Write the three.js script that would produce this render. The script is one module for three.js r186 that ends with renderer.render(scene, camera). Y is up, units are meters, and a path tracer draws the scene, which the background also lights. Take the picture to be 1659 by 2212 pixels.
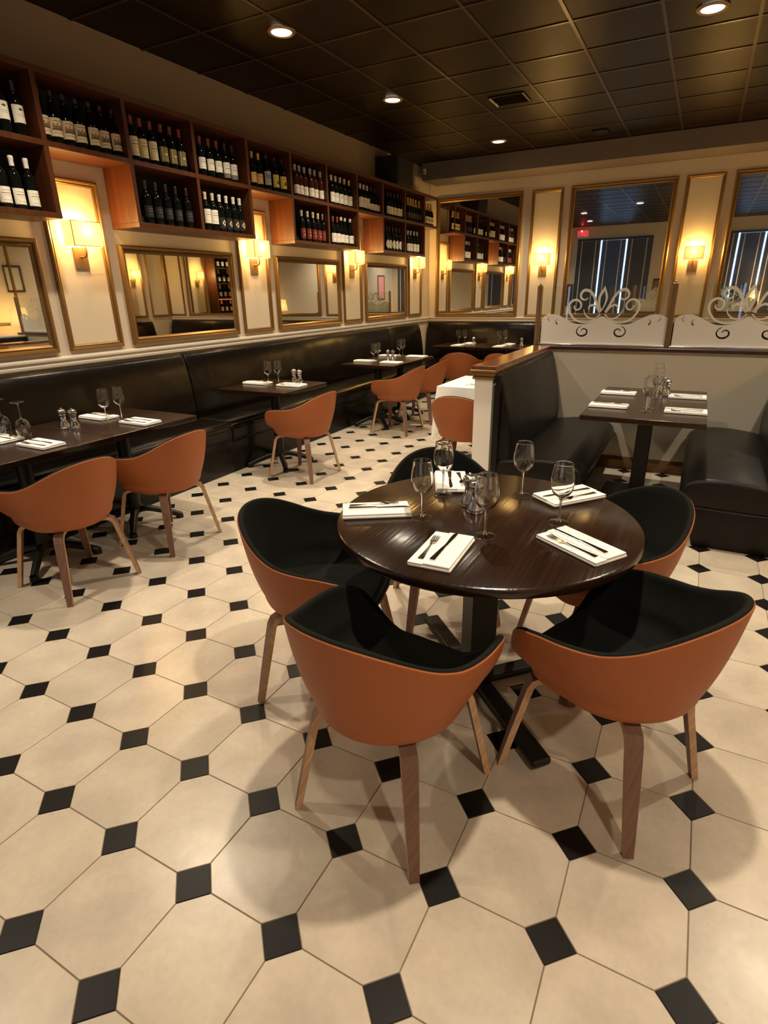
import * as THREE from 'three';
import { mergeGeometries, toCreasedNormals } from 'three/addons/utils/BufferGeometryUtils.js';
import { RoundedBoxGeometry } from 'three/addons/geometries/RoundedBoxGeometry.js';
import { TextGeometry } from 'three/addons/geometries/TextGeometry.js';
import { FontLoader } from 'three/addons/loaders/FontLoader.js';
import { RectAreaLightUniformsLib } from 'three/addons/lights/RectAreaLightUniformsLib.js';
RectAreaLightUniformsLib.init();

// ---------------------------------------------------------------- camera, sky, exposure
const scene = new THREE.Scene();
const camera = new THREE.PerspectiveCamera(84.41, 1659 / 2212, 0.05, 100);
new THREE.Matrix4().fromArray([0.882796, -0.017457, -0.469432, 0, -0.155669, 0.931973, -0.327403, 0, 0.443214, 0.362106, 0.820025, 0, 1.007575, 1.527293, 0.704988, 1]).decompose(camera.position, camera.quaternion, camera.scale);
camera.scale.set(1, 1, 1);
const renderer = new THREE.WebGLRenderer();
renderer.toneMapping = THREE.LinearToneMapping;
renderer.toneMappingExposure = 0.9;
renderer.shadowMap.enabled = true;
scene.background = new THREE.Color().setRGB(2.2, 3.4, 5.6);   // overcast daylight outside the blinds
const DOWN = { color: new THREE.Color().setRGB(1, 0.85, 0.64), cd: 22 };
const SCONCE = { color: new THREE.Color().setRGB(1, 0.59, 0.175), cd: 1.55 };

// ---------------------------------------------------------------- helpers
let seed = 7;
const rnd = () => { seed = (seed * 1664525 + 1013904223) >>> 0; return seed / 4294967296; };
const rr = (a, b) => a + (b - a) * rnd();
const col = (r, g, b) => new THREE.Color().setRGB(r, g, b);
const clamp = (x, a = 0, b = 1) => Math.min(b, Math.max(a, x));
const sstep = (a, b, x) => { const t = clamp((x - a) / (b - a)); return t * t * (3 - 2 * t); };
const used = {};
function numbered(n) { used[n] = (used[n] ?? -1) + 1; return used[n] ? `${n}_${String(used[n]).padStart(3, '0')}` : n; }
function prep(g) { g = g.index ? g.toNonIndexed() : g; for (const k of Object.keys(g.attributes)) if (!['position', 'normal', 'uv', 'color'].includes(k)) g.deleteAttribute(k); if (!g.attributes.uv) g.setAttribute('uv', new THREE.BufferAttribute(new Float32Array(g.attributes.position.count * 2), 2)); return g; }
const join = gs => { gs = [].concat(gs).map(prep); return gs.length > 1 ? mergeGeometries(gs) : gs[0]; };
function metric(g, s = 1) {            // uv in metres from the dominant face direction
  g = prep(g); const p = g.attributes.position, n = g.attributes.normal, uv = g.attributes.uv;
  for (let i = 0; i < p.count; i++) {
    const ax = Math.abs(n.getX(i)), ay = Math.abs(n.getY(i)), az = Math.abs(n.getZ(i)), x = p.getX(i), y = p.getY(i), z = p.getZ(i);
    if (ay >= ax && ay >= az) uv.setXY(i, x * s, z * s); else if (ax >= az) uv.setXY(i, z * s, y * s); else uv.setXY(i, x * s, y * s);
  }
  return g;
}
function woodUV(g) {                     // grain runs along z on top faces and along the edge on side faces
  g = metric(g); const p = g.attributes.position, n = g.attributes.normal, uv = g.attributes.uv;
  for (let i = 0; i < p.count; i++) if (Math.abs(n.getY(i)) < .7) uv.setXY(i, p.getY(i) * .6, Math.abs(n.getX(i)) > Math.abs(n.getZ(i)) ? p.getZ(i) : p.getX(i));
  return g;
}
function mesh(name, gs, mat, parent) {
  const m = new THREE.Mesh(join(gs), mat); m.castShadow = m.receiveShadow = true;
  m.name = (parent && parent !== scene) ? name : numbered(name);
  (parent || scene).add(m); return m;
}
function tag(o, label, category, group) { Object.assign(o.userData, { label, category }); if (group) o.userData.group = group; return o; }
function thing(name, label, category, pos = [0, 0, 0], turn = 0, group) {
  const o = new THREE.Group(); o.name = numbered(name); scene.add(o); o.position.set(...pos); o.rotation.y = turn; return tag(o, label, category, group);
}
function struct(name, gs, mat, parent) { const m = mesh(name, gs, mat, parent); if (!parent) m.userData.kind = 'structure'; return m; }
function copyOf(src, label, pos, turn = 0, group) {
  const c = src.clone(); c.name = numbered(src.name.replace(/_\d{3}$/, '')); c.userData = { ...src.userData, label }; if (group) c.userData.group = group;
  scene.add(c); c.position.set(...pos); c.rotation.set(0, turn, 0); return c;
}
const bx = (x0, x1, y0, y1, z0, z1) => { const g = new THREE.BoxGeometry(Math.abs(x1 - x0), Math.abs(y1 - y0), Math.abs(z1 - z0)); g.translate((x0 + x1) / 2, (y0 + y1) / 2, (z0 + z1) / 2); return g; };
const rbx = (x0, x1, y0, y1, z0, z1, r = 0.004, s = 2) => { const g = new RoundedBoxGeometry(Math.abs(x1 - x0), Math.abs(y1 - y0), Math.abs(z1 - z0), s, r); g.translate((x0 + x1) / 2, (y0 + y1) / 2, (z0 + z1) / 2); return g; };
const cyl = (r0, r1, h, x, y, z, seg = 20) => { const g = new THREE.CylinderGeometry(r1, r0, h, seg); g.translate(x, y + h / 2, z); return g; };
const lathe = (pts, seg = 24) => new THREE.LatheGeometry(pts.map(p => new THREE.Vector2(p[0], p[1])), seg);
function latheSmooth(pts, n = 40, seg = 28) { const c = new THREE.CatmullRomCurve3(pts.map(p => new THREE.Vector3(p[0], p[1], 0)), false, 'centripetal'); return new THREE.LatheGeometry(c.getPoints(n).map(p => new THREE.Vector2(Math.max(p.x, 0.0001), p.y)), seg); }
function tube(pts, r, seg = 24, rs = 8) { return new THREE.TubeGeometry(new THREE.CatmullRomCurve3(pts.map(p => new THREE.Vector3(...p))), seg, r, rs); }
const move = (g, x, y, z, ry = 0) => { if (ry) g.rotateY(ry); g.translate(x, y, z); return g; };
function extrudeProfile(pts, length, bevel = 0.012, curved = true) {   // profile in x,y, extruded along +z from 0
  const s = new THREE.Shape();
  if (curved) { const c = new THREE.CatmullRomCurve3(pts.map(p => new THREE.Vector3(p[0], p[1], 0)), true, 'centripetal').getPoints(pts.length * 6); c.forEach((p, i) => i ? s.lineTo(p.x, p.y) : s.moveTo(p.x, p.y)); }
  else pts.forEach((p, i) => i ? s.lineTo(...p) : s.moveTo(...p));
  const g = new THREE.ExtrudeGeometry(s, { depth: length - 2 * bevel, bevelEnabled: true, bevelThickness: bevel, bevelSize: bevel, bevelOffset: -bevel, bevelSegments: 3, steps: 1 });
  g.translate(0, 0, bevel); return metric(toCreasedNormals(g, 0.7));
}
// rectangular moulding: profile points [inset, height] swept with mitred corners; lies in x,y facing +z
function moulding(w, h, prof) {
  const P = [], N = [], U = [];
  for (let k = 0; k < prof.length - 1; k++) {
    const [o0, d0] = prof[k], [o1, d1] = prof[k + 1];
    const c = (o, d) => [[-w / 2 + o, -h / 2 + o, d], [w / 2 - o, -h / 2 + o, d], [w / 2 - o, h / 2 - o, d], [-w / 2 + o, h / 2 - o, d]];
    const A = c(o0, d0), B = c(o1, d1);
    for (let i = 0; i < 4; i++) {
      const j = (i + 1) % 4, q = [A[i], A[j], B[j], A[i], B[j], B[i]];
      const e1 = new THREE.Vector3().subVectors(new THREE.Vector3(...A[j]), new THREE.Vector3(...A[i])), e2 = new THREE.Vector3().subVectors(new THREE.Vector3(...B[j]), new THREE.Vector3(...A[i]));
      const n = e1.cross(e2).normalize();
      for (const v of q) { P.push(...v); N.push(n.x, n.y, n.z); U.push(v[0] + v[1], v[2]); }
    }
  }
  const g = new THREE.BufferGeometry();
  g.setAttribute('position', new THREE.Float32BufferAttribute(P, 3)); g.setAttribute('normal', new THREE.Float32BufferAttribute(N, 3)); g.setAttribute('uv', new THREE.Float32BufferAttribute(U, 2));
  return g;
}
const ORD = ['first', 'second', 'third', 'fourth', 'fifth', 'sixth', 'seventh', 'eighth', 'ninth', 'tenth'];

// ---------------------------------------------------------------- textures
function valueNoise(w, h, cx, cy, octaves = 4) {
  const out = new Float32Array(w * h); let amp = 1, tot = 0;
  for (let o = 0; o < octaves; o++) {
    const gx = Math.round(cx * 2 ** o), gy = Math.round(cy * 2 ** o), grid = Float32Array.from({ length: gx * gy }, rnd);
    for (let y = 0; y < h; y++) for (let x = 0; x < w; x++) {
      const u = x / w * gx, v = y / h * gy, i = Math.floor(u), j = Math.floor(v), a = u - i, b = v - j, s = a * a * (3 - 2 * a), t = b * b * (3 - 2 * b);
      const g = (p, q) => grid[(q % gy) * gx + p % gx];
      out[y * w + x] += amp * ((g(i, j) * (1 - s) + g(i + 1, j) * s) * (1 - t) + (g(i, j + 1) * (1 - s) + g(i + 1, j + 1) * s) * t);
    }
    tot += amp; amp *= 0.5;
  }
  return out.map(v => v / tot);
}
function dataTex(w, h, f, srgb, rep = [1, 1]) {
  const d = new Uint8Array(w * h * 4);
  for (let y = 0; y < h; y++) for (let x = 0; x < w; x++) { const c = f(x, y), k = (y * w + x) * 4; for (let i = 0; i < 3; i++) d[k + i] = clamp(c[i]) * 255; d[k + 3] = 255; }
  const t = new THREE.DataTexture(d, w, h); t.wrapS = t.wrapT = THREE.RepeatWrapping; t.magFilter = t.minFilter = THREE.LinearFilter; t.repeat.set(...rep); if (srgb) t.colorSpace = THREE.SRGBColorSpace; t.needsUpdate = true; return t;
}
const nA = valueNoise(256, 256, 6, 6, 5), nFine = valueNoise(256, 256, 64, 64, 2), nGrain = valueNoise(256, 512, 48, 3, 4), nBig = valueNoise(256, 256, 3, 3, 3);
const grainAt = (x, y) => nGrain[(y % 512) * 256 + x % 256];
const woodTex = (a, b, rep) => dataTex(256, 512, (x, y) => { const g = clamp((grainAt(x, y) - 0.3) * 2.2); return a.map((v, i) => v + (b[i] - v) * g); }, true, rep);
const noiseTex = (n, lo, hi, rep) => dataTex(256, 256, (x, y) => { const v = lo + (hi - lo) * n[y * 256 + x]; return [v, v, v]; }, false, rep);
const grainBump = dataTex(256, 512, (x, y) => { const v = grainAt(x, y); return [v, v, v]; }, false, [2.2, 1.1]);
const leatherBump = noiseTex(nFine, 0, 1, [9, 9]);
const wrinkle = dataTex(256, 256, (x, y) => { const v = 0.75 * nBig[y * 256 + x] + 0.25 * nA[y * 256 + x]; return [v, v, v]; }, false, [1.1, 1.1]);
const linenBump = dataTex(128, 128, (x, y) => { const v = 0.5 + 0.25 * Math.sin(x * Math.PI / 4) + 0.25 * Math.sin(y * Math.PI / 4); return [v, v, v]; }, false, [20, 20]);
const tileMap = k => dataTex(256, 256, (x, y) => { const a = nA[y * 256 + (x + k * 61) % 256], f = nFine[y * 256 + x], v = 0.93 + 0.14 * (a - 0.5) + 0.05 * (f - 0.5); return [v, v * (0.995), v * (0.985)]; }, true, [1.3, 1.3]);

// ---------------------------------------------------------------- materials
const std = o => new THREE.MeshStandardMaterial(o), phys = o => new THREE.MeshPhysicalMaterial(o);
const M = {};
M.tile = [0, 1, 2, 3].map(k => std({ color: [col(.60, .525, .425), col(.575, .505, .41), col(.615, .535, .43), col(.59, .51, .415)][k], map: tileMap(k), roughness: 0.34, roughnessMap: noiseTex(nA, .75, 1, [1.5, 1.5]), bumpMap: noiseTex(nA, 0, 1, [2.5, 2.5]), bumpScale: 0.0006 }));
M.inset = phys({ color: col(.006, .005, .0045), roughness: 0.4, specularIntensity: 0.45 });
M.grout = std({ color: col(.22, .165, .11), roughness: 0.95 });
M.wall = std({ color: col(.60, .51, .395), roughness: 0.75, bumpMap: noiseTex(nFine, 0, 1, [6, 6]), bumpScale: 0.0005 });
M.wallBack = M.wall;
M.shadedBand = std({ color: col(.27, .20, .135), roughness: 0.75 });  // wall colour darkened to carry the weaker light near the ceiling
M.panelIn = std({ color: col(.64, .55, .41), roughness: 0.7, bumpMap: noiseTex(nFine, 0, 1, [6, 6]), bumpScale: 0.0005 });
M.soffit = std({ color: col(.155, .122, .095), roughness: 0.7 });
M.ceil = phys({ color: col(.010, .0052, .0014), roughness: 0.36, specularIntensity: 0.16, specularColor: col(1, .78, .42), bumpMap: noiseTex(nFine, 0, 1, [5, 5]), bumpScale: 0.0008 });
M.tbar = phys({ color: col(.034, .019, .007), roughness: 0.3, specularIntensity: 0.35 });
M.gold = std({ color: col(.27, .155, .055), metalness: 0.75, roughness: 0.36, bumpMap: noiseTex(nFine, 0, 1, [3, 3]), bumpScale: 0.0004 });
M.goldDark = std({ color: col(.20, .105, .04), metalness: 0.5, roughness: 0.45 });
M.mirror = std({ color: col(.86, .88, .86), metalness: 1, roughness: 0.015 });
M.rack = phys({ color: col(1, 1, 1), map: woodTex([.27, .125, .040], [.345, .175, .058], [2.2, .8]), roughness: 0.42, bumpMap: grainBump, bumpScale: 0.0003 });
M.black = std({ color: col(.006, .005, .005), roughness: 0.7 });
M.bench = phys({ color: col(.0045, .003, .002), roughness: 0.27, specularIntensity: 0.62, bumpMap: wrinkle, bumpScale: 0.012 });
M.booth = phys({ color: col(.006, .005, .0038), roughness: 0.36, specularIntensity: 0.5, bumpMap: wrinkle, bumpScale: 0.008 });
M.orange = phys({ color: col(.35, .107, .034), roughness: 0.52, specularIntensity: 0.6, bumpMap: leatherBump, bumpScale: 0.0006 });
M.blackCloth = phys({ color: col(.007, .0076, .006), roughness: 0.85, specularIntensity: 0.3, bumpMap: leatherBump, bumpScale: 0.0006 });
M.leg = std({ color: 0xffffff, vertexColors: true, map: woodTex([.86, .84, .82], [1, 1, 1], [6, 1.5]), roughness: 0.5 });
M.table = phys({ color: col(1, 1, 1), map: woodTex([.135, .078, .042], [.185, .108, .060], [5, 1.0]), roughness: 0.2, bumpMap: grainBump, bumpScale: 0.0006 });
M.iron = std({ color: col(.010, .009, .008), roughness: 0.45, metalness: 0.3 });
M.steel = std({ color: col(.62, .62, .64), metalness: 1, roughness: 0.16 });
M.cutlery = std({ color: col(.70, .68, .64), metalness: 1, roughness: 0.12 });
M.linen = std({ color: col(.86, .84, .80), roughness: 0.9, bumpMap: linenBump, bumpScale: 0.0003 });
M.bowl = phys({ color: 0xffffff, transmission: 1, thickness: 0.002, roughness: 0.0, ior: 1.5 });
M.sheet = phys({ color: 0xffffff, transmission: 1, thickness: 0, roughness: 0.0, ior: 1.6 });
M.stem = phys({ color: 0xffffff, transmission: 1, thickness: 0.008, roughness: 0.0, ior: 1.5 });
M.pane = phys({ color: col(.96, .98, .97), transmission: 1, thickness: 0, roughness: 0, ior: 1.5 });
M.frost = phys({ color: col(.88, .85, .79), transmission: 0.12, thickness: 0, roughness: 0.9, ior: 1.4 });
M.white = std({ color: col(.84, .80, .74), roughness: 0.55 });
M.lowwall = std({ color: col(.60, .54, .43), roughness: 0.6, bumpMap: noiseTex(nFine, 0, 1, [6, 6]), bumpScale: 0.0005 });
M.capWood = phys({ color: col(1, 1, 1), map: woodTex([.30, .15, .06], [.46, .25, .11], [2, 1]), roughness: 0.22, clearcoat: 0.5, clearcoatRoughness: 0.15 });
M.capDark = phys({ color: col(.05, .02, .014), roughness: 0.3 });
M.shade = phys({ color: col(.95, .80, .52), transmission: 0.07, thickness: 0, roughness: 1, emissive: col(1, .62, .20), emissiveIntensity: 0.30, side: THREE.DoubleSide });
M.bulb = std({ color: 0xffffff, emissive: col(1, .72, .36), emissiveIntensity: 8 });
M.diffuser = std({ color: 0xffffff, emissive: col(1, .90, .72), emissiveIntensity: 9 });
M.bronze = std({ color: col(.30, .19, .10), metalness: 0.8, roughness: 0.4 });
M.glassGreen = phys({ color: col(.004, .005, .0035), roughness: 0.06, specularIntensity: 0.6 });
M.glassRose = phys({ color: col(.055, .012, .008), roughness: 0.07 });
M.blind = std({ color: col(.045, .05, .065), roughness: 0.5 });
M.trim = std({ color: col(.56, .50, .42), roughness: 0.55 });

// ---------------------------------------------------------------- room shell
const XL = -3.15, XR = 3.05, ZB = -8.74, ZF = 2.0, YC = 3.31;
// floor: slab with octagon tiles and black corner insets
const floor = struct('floor', bx(XL - .2, XR + .2, -0.2, -0.003, ZB - .2, ZF + .2), M.grout);
{
  const P = 0.305, HD = 0.0655, G = 0.0016, c = P / 2 - HD;
  const prism = (pts, top) => { const s = new THREE.Shape(); pts.forEach((p, i) => i ? s.lineTo(p[0], p[1]) : s.moveTo(p[0], p[1])); const g = new THREE.ExtrudeGeometry(s, { depth: 0.005, bevelEnabled: true, bevelThickness: 0.001, bevelSize: 0.001, bevelOffset: -0.001, bevelSegments: 1, curveSegments: 1 }); g.rotateX(-Math.PI / 2); g.translate(0, top - 0.006, 0); return metric(g); };
  const h = P / 2 - G, k = c;
  const oct = prism([[h, -k], [h, k], [k, h], [-k, h], [-h, k], [-h, -k], [-k, -h], [k, -h]], 0);
  const dot = prism([[HD - G, 0], [0, HD - G], [-HD + G, 0], [0, -HD + G]], 0);
  const T = [], D = [];
  for (let i = -11; i < 11; i++) for (let j = -7; j < 29; j++) {
    const x = i * P, z = -j * P, cx = x + P / 2, cz = z - P / 2;
    if (cx > XL - .1 && cx < XR + .1 && cz > ZB - .1 && cz < ZF) T.push([cx, cz]);
    if (x > XL && x < XR && z > ZB && z < ZF - .05) D.push([x, z]);
  }
  const inFrame = ([x, z]) => { const v = new THREE.Vector3(x, 0, z).applyMatrix4(camera.matrixWorldInverse).toArray(); const w = -v[2]; return w > 0.3 && Math.abs(v[0] / w) < 0.76 && Math.abs(v[1] / w) < 0.99; };
  camera.updateMatrixWorld(true); camera.matrixWorldInverse.copy(camera.matrixWorld).invert();
  const hidden = ([x, z]) => x < -2.55 || (z < -4.75 && x > -0.35);
  const dist = p => (inFrame(p) && !hidden(p) ? 0 : 50) + Math.hypot(p[0] - camera.position.x, p[1] - camera.position.z);
  const lay = (list, geo, mats, name, rest) => {
    list.sort((a, b) => dist(a) - dist(b));
    list.slice(0, 300).forEach(([x, z], n) => { const m = mesh(n ? `${name}_${String(n).padStart(3, '0')}` : name, geo, mats[Math.floor(rnd() * mats.length)], floor); m.position.set(x, rr(-0.0004, 0), z); m.rotation.y = mats.length > 1 ? Math.floor(rnd() * 4) * Math.PI / 2 : 0; });
    const far = list.slice(300).map(([x, z]) => move(geo.clone(), x, 0, z));
    if (far.length) { const m = mesh(rest, far, mats[0], floor); m.userData.kind = 'stuff'; }
  };
  lay(T, oct, M.tile, 'floor_tile', 'far_floor_tiles');
  lay(D, dot, [M.inset], 'black_inset', 'far_black_insets');
}
// ceiling: slab, dropped tiles in a T-bar grid
const ceiling = struct('ceiling', bx(XL - .2, XR + .2, YC + .03, YC + .2, ZB - .2, ZF + .2), M.ceil);
{
  const px = 0.594, pz = 0.602, x0 = -0.145, z0 = -4.98, xs = [XL], zs = [ZB];
  for (let i = -8; i < 9; i++) { const x = x0 + i * px; if (x > XL + .06 && x < XR - .06) xs.push(x); }
  for (let j = -12; j < 16; j++) { const z = z0 + j * pz; if (z > ZB + .06 && z < ZF - .06) zs.push(z); }
  xs.push(XR); zs.push(ZF);
  for (let i = 0; i < xs.length - 1; i++) for (let j = 0; j < zs.length - 1; j++) mesh(`ceiling_tile_${String(i * 40 + j).padStart(3, '0')}`, metric(rbx(xs[i] + .004, xs[i + 1] - .004, YC + .004, YC + .02, zs[j] + .004, zs[j + 1] - .004, .003, 1)), M.ceil, ceiling);
  xs.slice(1, -1).forEach((x, i) => mesh(`grid_runner_${String(i).padStart(3, '0')}`, bx(x - .012, x + .012, YC - .002, YC + .005, ZB, ZF), M.tbar, ceiling));
  zs.slice(1, -1).forEach((z, j) => mesh(`grid_cross_bar_${String(j).padStart(3, '0')}`, bx(XL, XR, YC - .0015, YC + .005, z - .012, z + .012), M.tbar, ceiling));
}
const wallL = struct('wall_left', metric(bx(XL - .15, XL, 0, YC + .04, ZB - .15, ZF + .15)), M.wall);
const wallB = struct('wall_back', metric(bx(XL, XR, 0, YC + .04, ZB - .15, ZB)), M.wallBack);
const wallR = struct('wall_right', metric(bx(XR, XR + .15, 0, YC + .04, ZB - .15, ZF + .15)), M.wall);
const WIN = [[-2.8, -0.62], [0.95, 2.85]], WY0 = 0.55, WY1 = 2.98;
const wallF = struct('wall_front', [bx(XL, XR, WY1, YC + .04, ZF, ZF + .15), bx(XL, XR, 0, WY0, ZF, ZF + .15), bx(XL, WIN[0][0], WY0, WY1, ZF, ZF + .15), bx(WIN[0][1], WIN[1][0], WY0, WY1, ZF, ZF + .15), bx(WIN[1][1], XR, WY0, WY1, ZF, ZF + .15)].map(g => metric(g)), M.wall);
// beam box along the top of the back wall
struct('trim_4', metric(bx(XL + .12, XR, 3.085, YC, ZB, -8.17)), M.soffit);
struct('trim_3', metric(bx(XL, XL + .006, 2.87, YC, -8.17, ZF)), M.shadedBand);  // added thin sheet, its dark colour stands in for shade above the rack
// dado rail over the bench
const railProf = [[0, 1.055], [.03, 1.055], [.034, 1.060], [.034, 1.078], [.026, 1.086], [.026, 1.096], [.038, 1.103], [.038, 1.116], [.014, 1.13], [0, 1.13]];
{
  const g = extrudeProfile(railProf, ZF - ZB, .001, false); g.translate(XL, 0, ZB); struct('trim_1', g, M.trim);
  const g2 = extrudeProfile(railProf, XR - XL, .001, false); g2.rotateY(-Math.PI / 2); g2.translate(XR, 0, ZB); struct('trim_2', g2, M.trim);
}
// panel mouldings on the walls
const mProf = [[0, 0], [0, .022], [.010, .030], [.020, .026], [.026, .016], [.033, .018], [.040, .012], [.044, 0]];
const panel = (parent, w, h, pos, ry) => { const a = mesh('wall_panel', metric(bx(-w / 2 + .03, w / 2 - .03, -h / 2 + .03, h / 2 - .03, -.001, .003)), M.panelIn, parent); a.position.set(...pos); a.rotation.y = ry; mesh('panel_moulding', moulding(w, h, mProf), M.gold, a); return a; };
const LP = [-0.345, -2.302, -4.259, -6.216, -8.156], BP = [-1.262, 0.782, 2.83];
LP.forEach(z => panel(wallL, .47, 1.167, [XL, 1.742, z], Math.PI / 2));
BP.forEach(x => panel(wallB, .455, 1.765, [x, 2.012, ZB], 0));
[-8.45, -7.85, -5.2, -2.4].forEach(z => panel(wallR, .47, 1.75, [XR, 2.0, z], -Math.PI / 2));

// ---------------------------------------------------------------- windows, blinds
WIN.forEach(([x0, x1], i) => {
  const w = struct(`window_${i + 1}`, [bx(x0, x1, WY0, WY0 + .06, ZF + .05, ZF + .11), bx(x0, x1, WY1 - .06, WY1, ZF + .05, ZF + .11), bx(x0, x0 + .06, WY0 + .06, WY1 - .06, ZF + .05, ZF + .11), bx(x1 - .06, x1, WY0 + .06, WY1 - .06, ZF + .05, ZF + .11)], M.capDark);
  mesh('glass_pane', bx(x0 + .06, x1 - .06, WY0 + .06, WY1 - .06, ZF + .078, ZF + .079), M.pane, w);
  struct(`trim_${i + 5}`, bx(x0 - .08, x1 + .08, WY0 - .04, WY0, ZF - .06, ZF), M.trim);
  const n = 3, bw = (x1 - x0) / n;
  for (let k = 0; k < n; k++) {
    const a = x0 + k * bw + .018, b = x0 + (k + 1) * bw - .018;
    const t = thing('window_blind', `dark slat blind, ${ORD[k]} of three in the ${i ? 'window behind the table lamp' : 'window under the red exit sign'}`, 'blind', [(a + b) / 2, WY1, ZF - .035], 0, 'slat blinds on the front windows');
    const hw = (b - a) / 2;
    mesh('head_rail', bx(-hw, hw, -.075, -.03, -.025, .025), M.blind, t);
    const slats = []; for (let y = -.1; y > -2.35; y -= .042) { const g = new THREE.BoxGeometry(2 * hw, .003, .05); g.rotateX(k === 1 ? 1.0 : 1.3); g.translate(0, y, 0); slats.push(g); }
    mesh('slat', slats, M.blind, t).userData.kind = 'stuff';
    mesh('bottom_rail', bx(-hw, hw, -2.38, -2.355, -.025, .025), M.blind, t);
    for (const s of [-.6, .6]) mesh('ladder_cord', bx(s * hw - .008, s * hw + .008, -2.36, -.07, -.031, -.028), M.white, t);
  }
});

// ---------------------------------------------------------------- mirrors
const mirProf = [[0, 0], [0, .028], [.012, .040], [.026, .036], [.034, .022], [.044, .026], [.054, .018], [.062, .010]];
function mirror(label, w, h, pos, ry, group) {
  const t = thing('wall_mirror', label, 'mirror', pos, ry, group);
  mesh('frame', moulding(w, h, mirProf), M.gold, t); mesh('mirror_glass', bx(-w / 2 + .055, w / 2 - .055, -h / 2 + .055, h / 2 - .055, .004, .012), M.mirror, t);
  return t;
}
[[-1.325, 'cut off by the photo edge'], [-3.282, 'between the nearest two sconces'], [-5.239, 'between the second and third sconces'], [-7.193, 'under the far end of the wine rack']].forEach(([z, s]) => mirror(`wide gold framed mirror above the long bench, ${s}`, 1.295, .76, [XL, 1.537, z], Math.PI / 2, 'wide mirrors over the long bench'));
[[-2.318, 1.40, 'tall gold framed mirror on the back wall, in the corner showing the wine rack'], [-.235, 1.385, 'tall gold framed back wall mirror showing the blinds and red exit sign'], [1.805, 1.385, 'tall gold framed back wall mirror at the right edge behind etched glass']].forEach(([x, w, s]) => mirror(s, w, 1.775, [x, 2.012, ZB], 0, 'tall mirrors on the back wall'));

// ---------------------------------------------------------------- sconces
function sconce(label, pos, ry, lit = true) {
  const t = thing('wall_sconce', label, 'wall lamp', pos, ry, 'box shade wall sconces');   // base: wall plane, y 0 at shade centre
  const w = .12, h = .083, d0 = .025, d1 = .135, k = .0015;
  const sh = mesh('shade', [bx(-w, w, -h, h, d1 - k, d1), bx(-w, -w + k, -h, h, d0, d1), bx(w - k, w, -h, h, d0, d1), bx(-w, w, -h, h, d0, d0 + k)], M.shade, t);
  mesh('shade_seam', [bx(-w - .001, -w + .003, -h, h, d1 - .003, d1 + .001), bx(w - .003, w + .001, -h, h, d1 - .003, d1 + .001), bx(-w, w, h - .004, h, d1 - .001, d1 + .001), bx(-w, w, -h, -h + .004, d1 - .001, d1 + .001)], M.bronze, sh);
  mesh('back_plate', rbx(-.055, .055, -.235, -.085, .002, .016, .003), M.bronze, t);
  mesh('arm', [tube([[0, -.15, .014], [0, -.15, .055], [0, -.135, .08], [0, -.05, .08]], .008), cyl(.014, .014, .05, 0, -.055, .08, 14)], M.bronze, t);
  mesh('bulb', move(new THREE.SphereGeometry(.024, 16, 12), 0, .02, .08), M.bulb, t);
  const L = new THREE.PointLight(SCONCE.color, SCONCE.cd, 0, 2); L.position.set(0, .02, .08); L.castShadow = true; t.add(L);
}
['nearest sconce, half behind the wine rack end', 'second sconce from the front on the wine rack wall', 'third sconce from the front on the wine rack wall', 'last sconce before the corner on the wine rack wall'].forEach((s, i) => sconce(`cream box shade ${s}`, [XL, 1.962, LP[i + 1]], Math.PI / 2));
['panel beside the corner mirror', 'panel between the two mirrors over etched glass'].forEach((s, i) => sconce(`cream box shade sconce on the back wall ${s}`, [BP[i], 1.955, ZB], 0));
sconce('glowing cream box shade sconce on the side wall by the back bar', [XR, 1.96, -7.85], -Math.PI / 2);
sconce('glowing cream box shade sconce on the side wall behind the booth', [XR, 1.96, -2.4], -Math.PI / 2);

// ---------------------------------------------------------------- ceiling fittings
function downlight(label, x, z) {
  const t = thing('ceiling_downlight', label, 'ceiling light', [x, YC, z], 0, 'recessed downlights');
  mesh('trim_ring', latheSmooth([[.072, -.002], [.078, -.010], [.088, -.012], [.100, -.006], [.104, .0]], 14, 32), M.bronze, t);
  mesh('lens_light', cyl(.072, .072, .004, 0, -.006, 0, 32), M.diffuser, t);
  const L = new THREE.SpotLight(DOWN.color, DOWN.cd, 0, 1.08, 1, 2); L.position.set(0, -.02, 0); L.target.position.set(0, -3, 0); L.castShadow = true; L.shadow.radius = 2.6; t.add(L, L.target);
}
downlight('lit round downlight nearest to the dark ceiling edge above the wine rack', -2.014, -3.455);
downlight('second lit downlight along the dark ceiling beside the air vent', -2.034, -5.263);
downlight('small lit downlight by the back wall beam', -1.642, -7.47);
downlight('lit downlight at the upper right corner above the booth', .744, -4.666);
[[-2.02, -1.65], [-2.2, .3], [2.2, -2.85], [.744, -.85], [-.62, -2.75], [2.2, .9], [2.2, -6.8]].forEach(([x, z], i) => downlight(`lit round downlight overhead out of view, ${ORD[i]} of the ones over the front tables`, x, z));
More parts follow.
